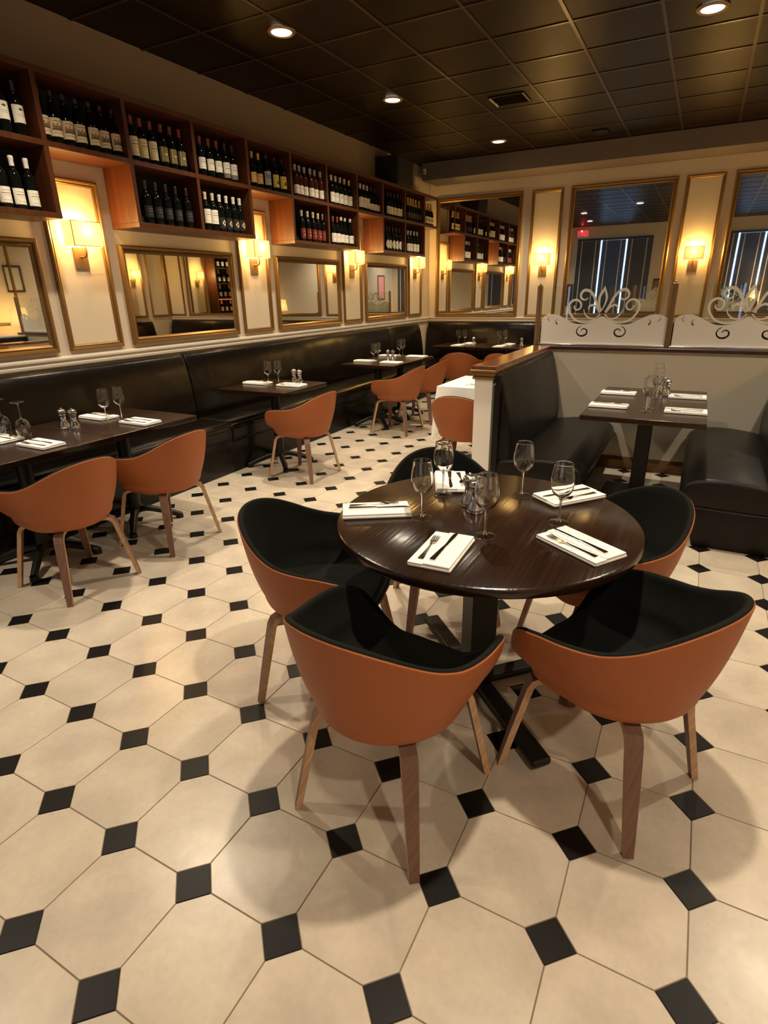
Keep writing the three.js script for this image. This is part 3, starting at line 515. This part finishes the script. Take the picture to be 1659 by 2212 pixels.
// ---------------------------------------------------------------- booth
{
  const part = thing('booth_partition', 'low cream partition behind the booth with etched glass panels and wood posts', 'partition');
  const z0 = -4.77, z1 = -4.65, xa = -.29, xb = 1.9;
  mesh('low_wall', metric(bx(xa, xb, 0, 1.035, z0, z1)), M.lowwall, part);
  mesh('baseboard', extrudeProfile([[0, 0], [.018, 0], [.018, .08], [.010, .095], [.006, .11], [0, .11]], xb - xa - .13, .001, false).rotateY(-Math.PI / 2).translate(xb, 0, z1), M.goldDark, part);
  mesh('cap_rail', metric(rbx(xa - .02, xb, 1.03, 1.058, z0 - .025, z1 + .025, .006)), M.capDark, part);
  mesh('cap_moulding', bx(xa + .12, xb, 1.015, 1.03, z1, z1 + .01), M.trim, part);
  mesh('steel_channel', rbx(xa + .02, xb, 1.058, 1.072, -4.725, -4.69, .003), M.steel, part);
  for (const x of [-.295, .785, 1.865]) { const p = mesh('glass_post', [rbx(x - .022, x + .022, 1.058, 1.56, -4.73, -4.686, .006), rbx(x - .006, x + .006, 1.058, 1.56, -4.684, -4.68, .001)], M.bronze, part); mesh('post_cap', move(new THREE.SphereGeometry(.012, 12, 8), x, 1.566, -4.708), M.bronze, p); }
  // etched ornament, sketched in panel units u (0..1 across), v in metres up from the channel
  const SX = x => (x - 122) / 810, SY = y => (470 - y) * .00119;
  const C = (pts, n = 40) => new THREE.CatmullRomCurve3(pts.map(p => new THREE.Vector3(p[0], p[1], 0))).getPoints(n);
  const Wp = 1.03, conv = ([x, y], mir) => { const lean = (470 - y) * .05, u = SX(x - lean); const uu = mir ? 1 - u : u; return [uu * Wp, SY(y)]; };
  const axis = 522, sym = pts => pts.map(([x, y]) => [x, y]);
  function stroke(pts, w0, w1, wm, mir) { // tapered stroke outline
    const c = C(sym(pts).map(p => [...conv(p, mir)]), 44), L = [], R = [];
    c.forEach((p, i) => { const q = c[Math.min(i + 1, c.length - 1)], o = c[Math.max(i - 1, 0)], dx = q.x - o.x, dy = q.y - o.y, l = Math.hypot(dx, dy) || 1, t = i / (c.length - 1), w = .6 * (t < .5 ? w0 + (wm - w0) * t * 2 : wm + (w1 - wm) * (t - .5) * 2); L.push([p.x - dy / l * w, p.y + dx / l * w]); R.push([p.x + dy / l * w, p.y - dx / l * w]); });
    return [...L, ...R.reverse()];
  }
  const poly = (pts, K = THREE.Shape) => { const s = new K(); pts.forEach((p, i) => i ? s.lineTo(...p) : s.moveTo(...p)); return s; };
  const shapes = [];
  const leaf = poly(C([[545, 66], [505, 150], [524, 242], [566, 150], [545, 66]].map(p => conv(p)), 40).map(p => [p.x, p.y])); leaf.holes.push(poly(C([[544, 98], [518, 160], [530, 222], [552, 160], [544, 98]].map(p => conv(p)), 40).map(p => [p.x, p.y]), THREE.Path)); shapes.push(leaf);
  const big = [[524, 258], [480, 300], [420, 316], [360, 296], [325, 250], [316, 200], [336, 168], [370, 160], [396, 185], [392, 216], [370, 228], [351, 214], [354, 198]];
  const tall = [[522, 246], [500, 195], [480, 140], [450, 102], [415, 95], [393, 120], [398, 150], [424, 160], [440, 146]];
  const small = [[518, 248], [492, 206], [466, 196], [448, 210], [450, 230]];
  const bowl = [[414, 224], [426, 260], [456, 285], [494, 285], [522, 260]];
  for (const m of [0, 1]) { shapes.push(poly(stroke(big, .010, .008, .016, m)), poly(stroke(tall, .014, .007, .020, m)), poly(stroke(small, .010, .006, .015, m)), poly(stroke(bowl, .004, .008, .011, m))); }
  const half = [[122, 318], [140, 282], [170, 264], [215, 258], [262, 272], [312, 300], [350, 320], [400, 327], [450, 320], [492, 300], [524, 274]];
  const top = C(half.map(p => conv(p)), 60).map(p => [Math.max(p.x, .002), p.y]), mirr = C(half.map(p => conv(p, 1)), 60).map(p => [Math.min(p.x, Wp - .002), p.y]).reverse();
  const field = poly([[.002, .003], ...top, ...mirr, [Wp - .002, .003]]);
  const low = [[404, 340], [382, 356], [374, 384], [392, 407], [420, 408], [441, 390], [438, 366], [416, 360], [404, 374]];
  for (const m of [0, 1]) for (const [p, a, b, c] of [[low, .004, .006, .013], [[[186, 272], [174, 290], [190, 308]], .003, .008, .009], [[[244, 290], [230, 308], [240, 330]], .003, .010, .010]]) field.holes.push(poly(stroke(p, a, b, c, m), THREE.Path));
  shapes.push(field);
  const etch = new THREE.ExtrudeGeometry(shapes, { depth: .0006, bevelEnabled: false, curveSegments: 4 });
  const arc = poly(stroke([[128, 300], [150, 268], [200, 248], [258, 258], [320, 292]], .002, .004, .006, 0)), arc2 = poly(stroke([[128, 300], [150, 268], [200, 248], [258, 258], [320, 292]], .002, .004, .006, 1));
  for (const x of [-.265, .815]) {
    const p = mesh('glass_pane', bx(x, x + Wp, 1.068, 1.548, -4.712, -4.708), M.pane, part);
    const e = mesh('etched_pattern', etch, M.frost, p); e.position.set(x, 1.07, -4.7072); e.userData.label = 'frosted scroll and leaf ornament';
  }
  const wing = thing('partition_wing', 'low partition wing ending in a cream post with gold capital beside the booth', 'partition');
  mesh('low_wall', metric(bx(-.285, -.175, 0, 1.035, -4.65, -3.17)), M.lowwall, wing);
  mesh('cap_rail', metric(rbx(-.315, -.147, 1.032, 1.058, -4.63, -3.03, .006)), M.capWood, wing);
  mesh('rail_bead', rbx(-.172, -.146, 1.015, 1.034, -4.62, -3.12, .006), M.capWood, wing);
  const px = -.234, pz = -3.115;
  mesh('post_shaft', metric(rbx(px - .064, px + .064, .0, .965, pz - .064, pz + .064, .003)), M.white, wing);
  mesh('post_base', rbx(px - .078, px + .078, 0, .14, pz - .078, pz + .078, .006), M.white, wing);
  const cap = [];[[.966, .985, .078], [.985, .992, .072], [.992, 1.015, .084], [1.015, 1.032, .092]].forEach(([a, b, r]) => cap.push(rbx(px - r, px + r, a, b, pz - r, pz + r, .006)));
  mesh('capital', cap, M.gold, wing);
  // seats
  const backP = [[-.142, .10], [-.142, .98], [-.138, 1.006], [-.120, 1.008], [-.098, .94], [-.055, .76], [-.025, .58], [-.028, .42], [-.06, .36]];
  const seatP = [[-.13, .26], [-.13, .40], [-.02, .425], [.20, .452], [.38, .440], [.455, .400], [.478, .345], [.455, .27], [.20, .25]];
  const baseP = [[-.142, 0], [.36, 0], [.43, .27], [-.142, .27]];
  const mirrorG = g => { const p = g.attributes.position; for (let i = 0; i < p.count; i++) p.setX(i, 1.53 - p.getX(i)); const n = g.attributes.normal; for (let i = 0; i < n.count; i++) n.setX(i, -n.getX(i)); const a = p.array, b = n.array, u = g.attributes.uv.array; for (let i = 0; i < p.count; i += 3) for (let k = 0; k < 3; k++) { let t = a[(i + 1) * 3 + k]; a[(i + 1) * 3 + k] = a[(i + 2) * 3 + k]; a[(i + 2) * 3 + k] = t; t = b[(i + 1) * 3 + k]; b[(i + 1) * 3 + k] = b[(i + 2) * 3 + k]; b[(i + 2) * 3 + k] = t; if (k < 2) { t = u[(i + 1) * 2 + k]; u[(i + 1) * 2 + k] = u[(i + 2) * 2 + k]; u[(i + 2) * 2 + k] = t; } } return g; };
  for (const m of [0, 1]) {
    const s = thing('booth_seat', m ? 'black leather booth seat, front end facing us at the right edge' : 'black leather booth seat with a high curved back beside the cream post', 'booth seat', [0, 0, 0], 0, 'booth seats');
    const f = m ? mirrorG : g => g;
    mesh('backrest', f(extrudeProfile(backP, 1.565, .02).translate(0, 0, -4.622)), M.booth, s);
    mesh('seat_cushion', f(extrudeProfile(seatP, 1.585, .03).translate(0, 0, -4.622)), M.booth, s);
    mesh('base_panel', f(extrudeProfile(baseP, 1.55, .006, false).translate(0, 0, -4.622)), M.booth, s);
    mesh('end_panel', f(metric(rbx(-.142, -.108, .0, 1.0, -3.058, -3.03, .004))), M.booth, s);
    mesh('piping', f(prep(tube([[.44, .27, -3.035], [.30, .262, -3.03], [0, .262, -3.03], [-.12, .265, -3.03]], .006, 20, 6))), M.booth, s);
  }
  struct('wall_booth', metric(bx(1.70, 1.82, 0, 1.025, -4.65, -3.05)), M.lowwall);
}

// ---------------------------------------------------------------- white cloth table behind the wing
{
  const x0 = -.955, x1 = -.345, z0 = -4.66, z1 = -3.95, t = thing('cloth_table', 'square table under a white cloth between the post and the bench chairs', 'table', [(x0 + x1) / 2, 0, (z0 + z1) / 2]);
  const hw = (x1 - x0) / 2, hd = (z1 - z0) / 2, n = 30, rows = 9, P = [], I = [], per = [];
  const loop = (k) => { const s = Math.floor(k / n) % 4, u = (k % n) / n * 2 - 1; return s === 0 ? [u * hw, hd] : s === 1 ? [hw, -u * hd] : s === 2 ? [-u * hw, -hd] : [-hw, u * hd]; };
  const N = n * 4;
  for (let r = 0; r < rows; r++) for (let k = 0; k < N; k++) {
    const [x, z] = loop(k), f = r / (rows - 1), corner = Math.pow(Math.max(0, Math.abs(((k % n) / n) * 2 - 1)), 6), wave = .012 * Math.sin(k * .42) * f + .05 * f * corner;
    const l = Math.hypot(x, z); P.push(x + x / l * (wave + .006 * Math.min(1, f * 4)), .752 - (r === 0 ? 0 : .004) - f * (.36 + .12 * corner), z + z / l * (wave + .006 * Math.min(1, f * 4)));
  }
  for (let r = 0; r < rows - 1; r++) for (let k = 0; k < N; k++) { const a = r * N + k, b = r * N + (k + 1) % N; I.push(a, a + N, b, b, a + N, b + N); }
  const sk = new THREE.BufferGeometry(); sk.setAttribute('position', new THREE.Float32BufferAttribute(P, 3)); sk.setIndex(I); sk.computeVertexNormals();
  mesh('tabletop', rbx(-hw + .002, hw - .002, .715, .748, -hd + .002, hd - .002, .004), M.table, t);
  const cl = mesh('cloth_top', metric(rbx(-hw, hw, .7485, .7525, -hd, hd, .0015)), M.linen, t); mesh('cloth_skirt', sk, std({ color: col(.86, .84, .80), roughness: .9, side: THREE.DoubleSide }), t);
  mesh('column', cyl(.04, .04, .70, 0, .02, 0, 18), M.iron, t); mesh('foot', cyl(.24, .22, .025, 0, 0, 0, 28), M.iron, t);
}

// ---------------------------------------------------------------- place settings
const TY = .75;
function napkinProto() {
  const g = new THREE.Group(); g.name = 'folded_napkin';
  mesh('lower_fold', metric(rbx(-.070, .070, .0005, .0125, -.128, .128, .0058)), M.linen, g);
  const b = metric(rbx(-.066, .020, .0122, .0195, -.126, .127, .0035)); mesh('upper_fold', b, M.linen, g);
  mesh('top_fold', metric(rbx(.020, .069, .0122, .0162, -.127, .125, .0019)), M.linen, g);
  return g;
}
function curved(g, f) { g = g.index ? g : g; const p = g.attributes.position; for (let i = 0; i < p.count; i++) p.setY(i, p.getY(i) + f(p.getZ(i), p.getX(i))); g.computeVertexNormals(); return g; }
const flat = (pts, t, n = 6) => { const s = new THREE.Shape(); pts.forEach((p, i) => i ? s.lineTo(...p) : s.moveTo(...p)); const g = new THREE.ExtrudeGeometry(s, { depth: t, bevelEnabled: true, bevelThickness: .0006, bevelSize: .0006, bevelSegments: 2, bevelOffset: -.0004 }); g.rotateX(-Math.PI / 2); g.rotateY(Math.PI); return g; }; // shape y -> +z
function sub(pts, n = 4) { const o = []; pts.forEach((p, i) => { const q = pts[(i + 1) % pts.length]; for (let k = 0; k < n; k++) o.push([p[0] + (q[0] - p[0]) * k / n, p[1] + (q[1] - p[1]) * k / n]); }); return o; }
function forkProto() {
  const g = new THREE.Group(); g.name = 'dinner_fork';
  const h = [[-.0085, -.095], [-.0095, -.088], [-.0065, -.05], [-.0035, 0], [-.003, .025], [.003, .025], [.0035, 0], [.0065, -.05], [.0095, -.088], [.0085, -.095]];
  mesh('handle', curved(flat(sub(h), .0022), z => .004 * sstep(-.02, .025, z) - .001), M.cutlery, g);
  const d = [[-.003, .024], [-.0115, .038], [-.0125, .050]]; const hd = [...d]; for (let k = 0; k < 4; k++) { const x = -.0125 + k * .00667; hd.push([x, .052], [x + .0006, .094], [x + .0038, .094], [x + .0045, .052]); } hd.push([.0125, .050], [.0115, .038], [.003, .024]);
  mesh('tines', curved(flat(sub(hd, 3), .0018), z => .003 - .006 * Math.sin(clamp((z - .024) / .07) * Math.PI) + .002), M.cutlery, g);
  return g;
}
function knifeProto() {
  const g = new THREE.Group(); g.name = 'dinner_knife';
  mesh('handle', curved(flat(sub([[-.008, -.115], [-.0095, -.108], [-.0075, -.06], [-.005, -.01], [.005, -.01], [.0075, -.06], [.0095, -.108], [.008, -.115]]), .0048), z => .0), M.cutlery, g);
  mesh('blade', flat([[-.005, -.011], [-.0055, .02], [-.009, .07], [-.009, .095], [-.003, .113], [.004, .105], [.0055, .07], [.005, -.011]], .0018).translate(0, .001, 0), M.cutlery, g);
  return g;
}
function glassProto() {
  const g = new THREE.Group(); g.name = 'wine_glass';
  mesh('bowl', latheSmooth([[.0002, .0985], [.006, .0985], [.013, .1000], [.027, .110], [.0368, .127], [.0407, .147], [.0398, .168], [.0363, .192], [.0329, .2195], [.0323, .2212], [.0317, .2195], [.0351, .192], [.0386, .168], [.0394, .147], [.0354, .128], [.0255, .1125], [.012, .1030], [.0002, .1015]], 90, 44), M.bowl, g);
  mesh('stem', latheSmooth([[.0002, .0985], [.0075, .0985], [.0048, .091], [.0038, .078], [.0036, .045], [.0042, .022], [.0070, .010], [.0085, .0068], [.0002, .0066]], 36, 20), M.stem, g);
  mesh('foot', latheSmooth([[.0002, .0066], [.012, .0062], [.026, .0044], [.0350, .0030], [.0372, .0018], [.0362, .0004]], 30, 40), M.sheet, g);
  const r1 = new THREE.TorusGeometry(.0366, .0011, 8, 44); r1.rotateX(Math.PI / 2); r1.translate(0, .0015, 0); mesh('foot_rim', r1, M.stem, g);
  return g;
}
function millProto() {
  const g = new THREE.Group(); g.name = 'pepper_mill';
  mesh('body', latheSmooth([[0, 0], [.0295, 0], [.031, .003], [.031, .008], [.0295, .010], [.0305, .013], [.0285, .024], [.0195, .048], [.0165, .066], [.0175, .080], [.021, .085], [.021, .088], [.014, .0885], [0, .0885]], 60, 28), M.steel, g);
  const hd = latheSmooth([[.014, .0885], [.0175, .091], [.0178, .093], [.0225, .097], [.0252, .106], [.0235, .1155], [.017, .1225], [.007, .1245], [0, .125]], 30, 48); const p = hd.attributes.position;
  for (let i = 0; i < p.count; i++) { const a = Math.atan2(p.getZ(i), p.getX(i)), y = p.getY(i), k = 1 - .055 * Math.pow(Math.abs(Math.cos(a * 5)), 6) * clamp((y - .094) * 120); p.setX(i, p.getX(i) * k); p.setZ(i, p.getZ(i) * k); } hd.computeVertexNormals();
  mesh('head', hd, M.steel, g); mesh('finial', move(new THREE.SphereGeometry(.0058, 12, 10), 0, .128, 0), M.steel, g);
  return g;
}
const protos = { napkin: napkinProto(), fork: forkProto(), knife: knifeProto(), glass: glassProto(), mill: millProto() };
const put = (k, label, cat, x, y, z, ry, group) => { const o = protos[k].clone(); o.name = numbered(protos[k].name); scene.add(o); o.position.set(x, y, z); o.rotation.y = ry; return tag(o, label, cat, group); };
const AT = { round: 'round table', one: 'nearest bench table', two: 'bench table beside upright glasses', mid: 'lone mid-bench table', farA: 'nearer far bench table', farB: 'farther far bench table', corner: 'far corner table', corner2: 'back bench table by the post', booth: 'booth table' };
function setting(x, z, dx, dz, at, which, cutlery = 1) { // napkin whose far end points along dx,dz
  const a = Math.atan2(dx, dz), L = Math.hypot(dx, dz), u = [dx / L, dz / L], side = [u[1], -u[0]];
  put('napkin', `folded white napkin on the ${AT[at]}, ${which}`, 'napkin', x, TY, z, a, 'folded white napkins');
  if (!cutlery) return;
  const at2 = (s, f) => [x + side[0] * s + u[0] * f, z + side[1] * s + u[1] * f];
  let [p, q] = at2(.042, -.005); put('fork', `silver fork on the ${AT[at]} napkin, ${which}`, 'fork', p, TY + .0172, q, a + .06, 'silver forks');
  [p, q] = at2(-.006, .012); put('knife', `silver knife on the ${AT[at]} napkin, ${which}`, 'knife', p, TY + .0197, q, a - .03, 'silver knives');
}
function glasses(list, at) { list.forEach(([x, z, w, up]) => { const g = put('glass', `clear wine glass on the ${AT[at]}, ${w}`, 'wine glass', x, TY, z, 0, 'wine glasses'); if (up) { g.rotation.x = Math.PI; g.position.y = TY + .2217; g.userData.label = `clear wine glass upside down on the ${AT[at]}, ${w}`; } }); }
function mills(list, at) { list.forEach(([x, z, w]) => put('mill', `turned silver pepper mill on the ${AT[at]}, ${w}`, 'pepper mill', x, TY, z, rr(0, 3), 'silver pepper mills')); }
setting(.031, -1.04, .85, -.52, 'round', 'at the edge facing the bench');
setting(.395, -.815, -.05, -1, 'round', 'in front before the nearest chair');
setting(.775, -1.045, -.84, -.55, 'round', 'before the angled side chair');
setting(.650, -1.512, -.62, .78, 'round', 'before the booth-side chair');
setting(.158, -1.485, .42, .91, 'round', 'at the far edge beside the mills');
glasses([[.212, -1.062, 'beside the napkin facing the bench'], [.182, -1.336, 'before the far dark chair'], [.472, -1.003, 'in front of the mills'], [.473, -1.46, 'standing alone at the back'], [.671, -1.227, 'between two napkins on the booth side']], 'round');
mills([[.321, -1.258, 'the taller seen, farther back'], [.368, -1.200, 'partly behind a wine glass']], 'round');
setting(-2.17, -1.80, -1, 0, 'two', 'on the aisle side'); setting(-2.585, -1.80, 1, 0, 'two', 'on the bench side');
setting(-2.20, -1.14, -1, 0, 'one', 'on the aisle side'); setting(-2.56, -1.12, 1, 0, 'one', 'on the bench side');
glasses([[-2.402, -1.726, 'nearer of the pair'], [-2.397, -1.841, 'farther of the pair']], 'two');
glasses([[-2.435, -1.195, 'beside the aisle napkin', 1], [-2.655, -1.205, 'at the photo edge', 1]], 'one');
mills([[-2.492, -1.482, 'with a knob on top'], [-2.42, -1.505, 'the one in front']], 'two');
setting(-2.19, -3.49, -1, 0, 'mid', 'on the aisle side', 1); setting(-2.585, -3.49, 1, 0, 'mid', 'on the bench side', 1);
glasses([[-2.415, -3.445, 'nearer the bench'], [-2.362, -3.525, 'nearer the aisle']], 'mid');
mills([[-2.281, -3.655, 'with a knob on top'], [-2.205, -3.640, 'the lower one']], 'mid');
setting(-2.14, -5.37, -1, 0, 'farA', 'on the aisle side', 0); setting(-2.53, -5.43, 1, 0, 'farA', 'on the bench side', 0);
setting(-2.14, -6.08, -1, 0, 'farB', 'on the aisle side', 0); setting(-2.52, -6.06, 1, 0, 'farB', 'on the bench side', 0);
glasses([[-2.362, -5.349, 'nearer of two'], [-2.385, -5.495, 'farther of two']], 'farA'); glasses([[-2.339, -5.985, 'nearer of two'], [-2.36, -6.12, 'farther of two']], 'farB');
mills([[-2.305, -5.600, 'nearer the bench'], [-2.235, -5.593, 'nearer the aisle']], 'farA');
setting(-2.22, -7.735, 0, -1, 'corner', 'on the near side', 0); setting(-2.16, -8.08, 0, 1, 'corner', 'on the bench side', 0);
setting(-1.565, -7.735, 0, -1, 'corner2', 'on the near side', 0); setting(-1.52, -8.08, 0, 1, 'corner2', 'on the bench side', 0);
glasses([[-2.285, -7.93, 'first of two'], [-2.205, -7.99, 'second of two']], 'corner'); glasses([[-1.64, -7.94, 'first of two'], [-1.56, -7.985, 'second of two']], 'corner2');
mills([[-1.98, -7.78, 'beside the near napkin']], 'corner'); mills([[-1.27, -7.86, 'against the post']], 'corner2');
setting(.52, -4.13, 1, 0, 'booth', 'farther one at the post side', 1); setting(.525, -3.55, 1, 0, 'booth', 'nearer one at the post side', 1);
setting(1.005, -4.12, -1, 0, 'booth', 'farther one at the far seat', 1); setting(1.01, -3.52, -1, 0, 'booth', 'nearer one at the far seat', 1);
glasses([[.774, -3.465, 'nearest of the row'], [.780, -3.575, 'second of the row'], [.800, -4.02, 'third of the row'], [.775, -4.33, 'farthest against the partition']], 'booth');
mills([[.86, -4.15, 'the one in front'], [.83, -4.28, 'the one behind']], 'booth');
for (const [x, z, ry, k] of [[-.66, -4.09, 1.3, 'fork'], [-.60, -4.12, 1.4, 'knife']]) put(k, `silver ${k} lying on the white tablecloth`, k, x, .7528, z, ry, 'silver cutlery on the white cloth');

// ---------------------------------------------------------------- things seen only in the mirrors
function tableLamp(label, x, z) {
  const t = thing('table_lamp', label, 'lamp', [x, 0, z], 0, 'table lamps');
  mesh('stand', [rbx(-.2, .2, .72, .75, -.2, .2, .005), rbx(-.18, .18, 0, .72, -.18, .18, .004)], M.capDark, t);
  mesh('lamp_base', latheSmooth([[0, .75], [.08, .75], [.085, .765], [.03, .79], [.02, .88], [.04, .96], [.015, 1.04], [.01, 1.12], [0, 1.12]], 40, 20), M.bronze, t);
  mesh('shade', latheSmooth([[.15, 1.12], [.11, 1.40]], 4, 28), M.shade, t); mesh('bulb', move(new THREE.SphereGeometry(.03, 14, 10), 0, 1.24, 0), M.bulb, t);
  const L = new THREE.PointLight(SCONCE.color, .8, 0, 2); L.position.set(0, 1.24, 0); L.castShadow = true; t.add(L);
}
tableLamp('glowing cone shade lamp reflected in the mirror at the right edge', 2.2, 1.6);
tableLamp('glowing cone shade lamp reflected in the mirror at the photo edge', 2.72, -5.2);
{
  const font = await new FontLoader().loadAsync('fonts/droid/droid_sans_bold.typeface.json');
  const t = thing('exit_sign', 'red lit EXIT sign reflected in the back wall mirror', 'sign', [-2.66, 3.13, ZF - .03], Math.PI);
  mesh('housing', rbx(-.17, .17, -.1, .1, -.02, .02, .006), M.white, t);
  const g = new TextGeometry('EXIT', { font, size: .12, depth: .004 }); g.computeBoundingBox(); g.translate(-(g.boundingBox.max.x + g.boundingBox.min.x) / 2, -.06, .02);
  mesh('letters_light', g, std({ color: col(.6, .02, .02), emissive: col(1, .03, .06), emissiveIntensity: 1.2 }), t);
  const L = new THREE.PointLight(col(1, .05, .08), .05, 0, 2); L.position.set(0, .05, .2); L.castShadow = true; t.add(L);
  const pic = (label, x, y, z, w, h, ry, c) => { const p = thing('picture_frame', label, 'picture', [x, y, z], ry, 'small framed pictures'); mesh('frame', moulding(w, h, [[0, 0], [0, .02], [.02, .024], [.03, .008]]), M.capDark, p); mesh('print', bx(-w / 2 + .02, w / 2 - .02, -h / 2 + .02, h / 2 - .02, .002, .006), std({ color: c, roughness: .6 }), p); };
  pic('small dark framed picture by the window reflected in the mirror', -.35, 1.62, ZF, .24, .30, Math.PI, col(.18, .14, .09));
  pic('framed picture with white mount on the side wall', XR, 1.85, -5.45, .3, .42, -Math.PI / 2, col(.55, .52, .44));
  pic('pale pink framed stand-in for a bright lit opening on the side wall near the windows', XR, 1.7, 1.05, .5, .8, -Math.PI / 2, col(.75, .35, .38));  // added panel, flat pink colour imitates the brightness of a lit opening
  const rk = thing('coat_rack', 'dark wall board with coat hooks reflected in the mirror', 'coat rack', [-2.96, 1.62, ZF - .02], Math.PI);
  mesh('board', rbx(-.16, .16, -.6, .06, -.02, .02, .005), M.capDark, rk); for (const s of [-.1, 0, .1]) mesh('hook', tube([[s, 0, .02], [s, 0, .05], [s, .03, .06]], .006, 10, 6), M.steel, rk);
  const bar = thing('back_bar', 'dark shelf unit of bottles on the side wall', 'bar shelf', [XR - .17, 0, -6.9], -Math.PI / 2);
  mesh('cabinet', metric(rbx(-.62, .62, 0, 1.12, -.16, .16, .006)), M.rack, bar);
  for (const y of [1.12, 1.45, 1.78, 2.11, 2.44]) mesh('shelf', metric(rbx(-.62, .62, y, y + .022, -.16, .12, .002, 1)), M.rack, bar);
  for (const s of [-.62, 0, .62]) mesh('upright', metric(rbx(s - .014, s + .014, 1.12, 2.47, -.16, .12, .002, 1)), M.rack, bar);
  mesh('back_panel', bx(-.62, .62, 1.12, 2.47, -.168, -.16), M.black, bar);
  mesh('shelf_light', bx(-.58, .58, 1.45 - .008, 1.45 - .004, .08, .10), std({ color: 0xffffff, emissive: col(1, .2, .12), emissiveIntensity: 4 }), bar);
  const A = new THREE.RectAreaLight(col(1, .2, .12), 3, 1.1, .03); A.position.set(0, 1.438, .09); A.lookAt(0, 0, .09); bar.add(A); A.rotation.set(-Math.PI / 2, 0, 0);
  let n = 0; for (const y of [1.142, 1.472, 1.802, 2.132]) for (let i = 0; i < 8; i++) { const x = -.54 + i * .155; if (Math.abs(x) < .05) continue; const o = bottleProto(i % 2 ? 'sloped' : 'claret', i % 3 ? 'plain' : 'gold', i % 2 ? 'gold' : 'dark', .045, .09, i % 4 ? '' : 'rose').clone(); o.name = numbered('bar_bottle'); scene.add(o); o.position.set(XR - .15, y, -6.9 + x); o.rotation.y = Math.PI; tag(o, 'bottle standing on the dark back bar shelves', 'bottle', 'bottles on the back bar'); }
}
renderer.render(scene, camera);
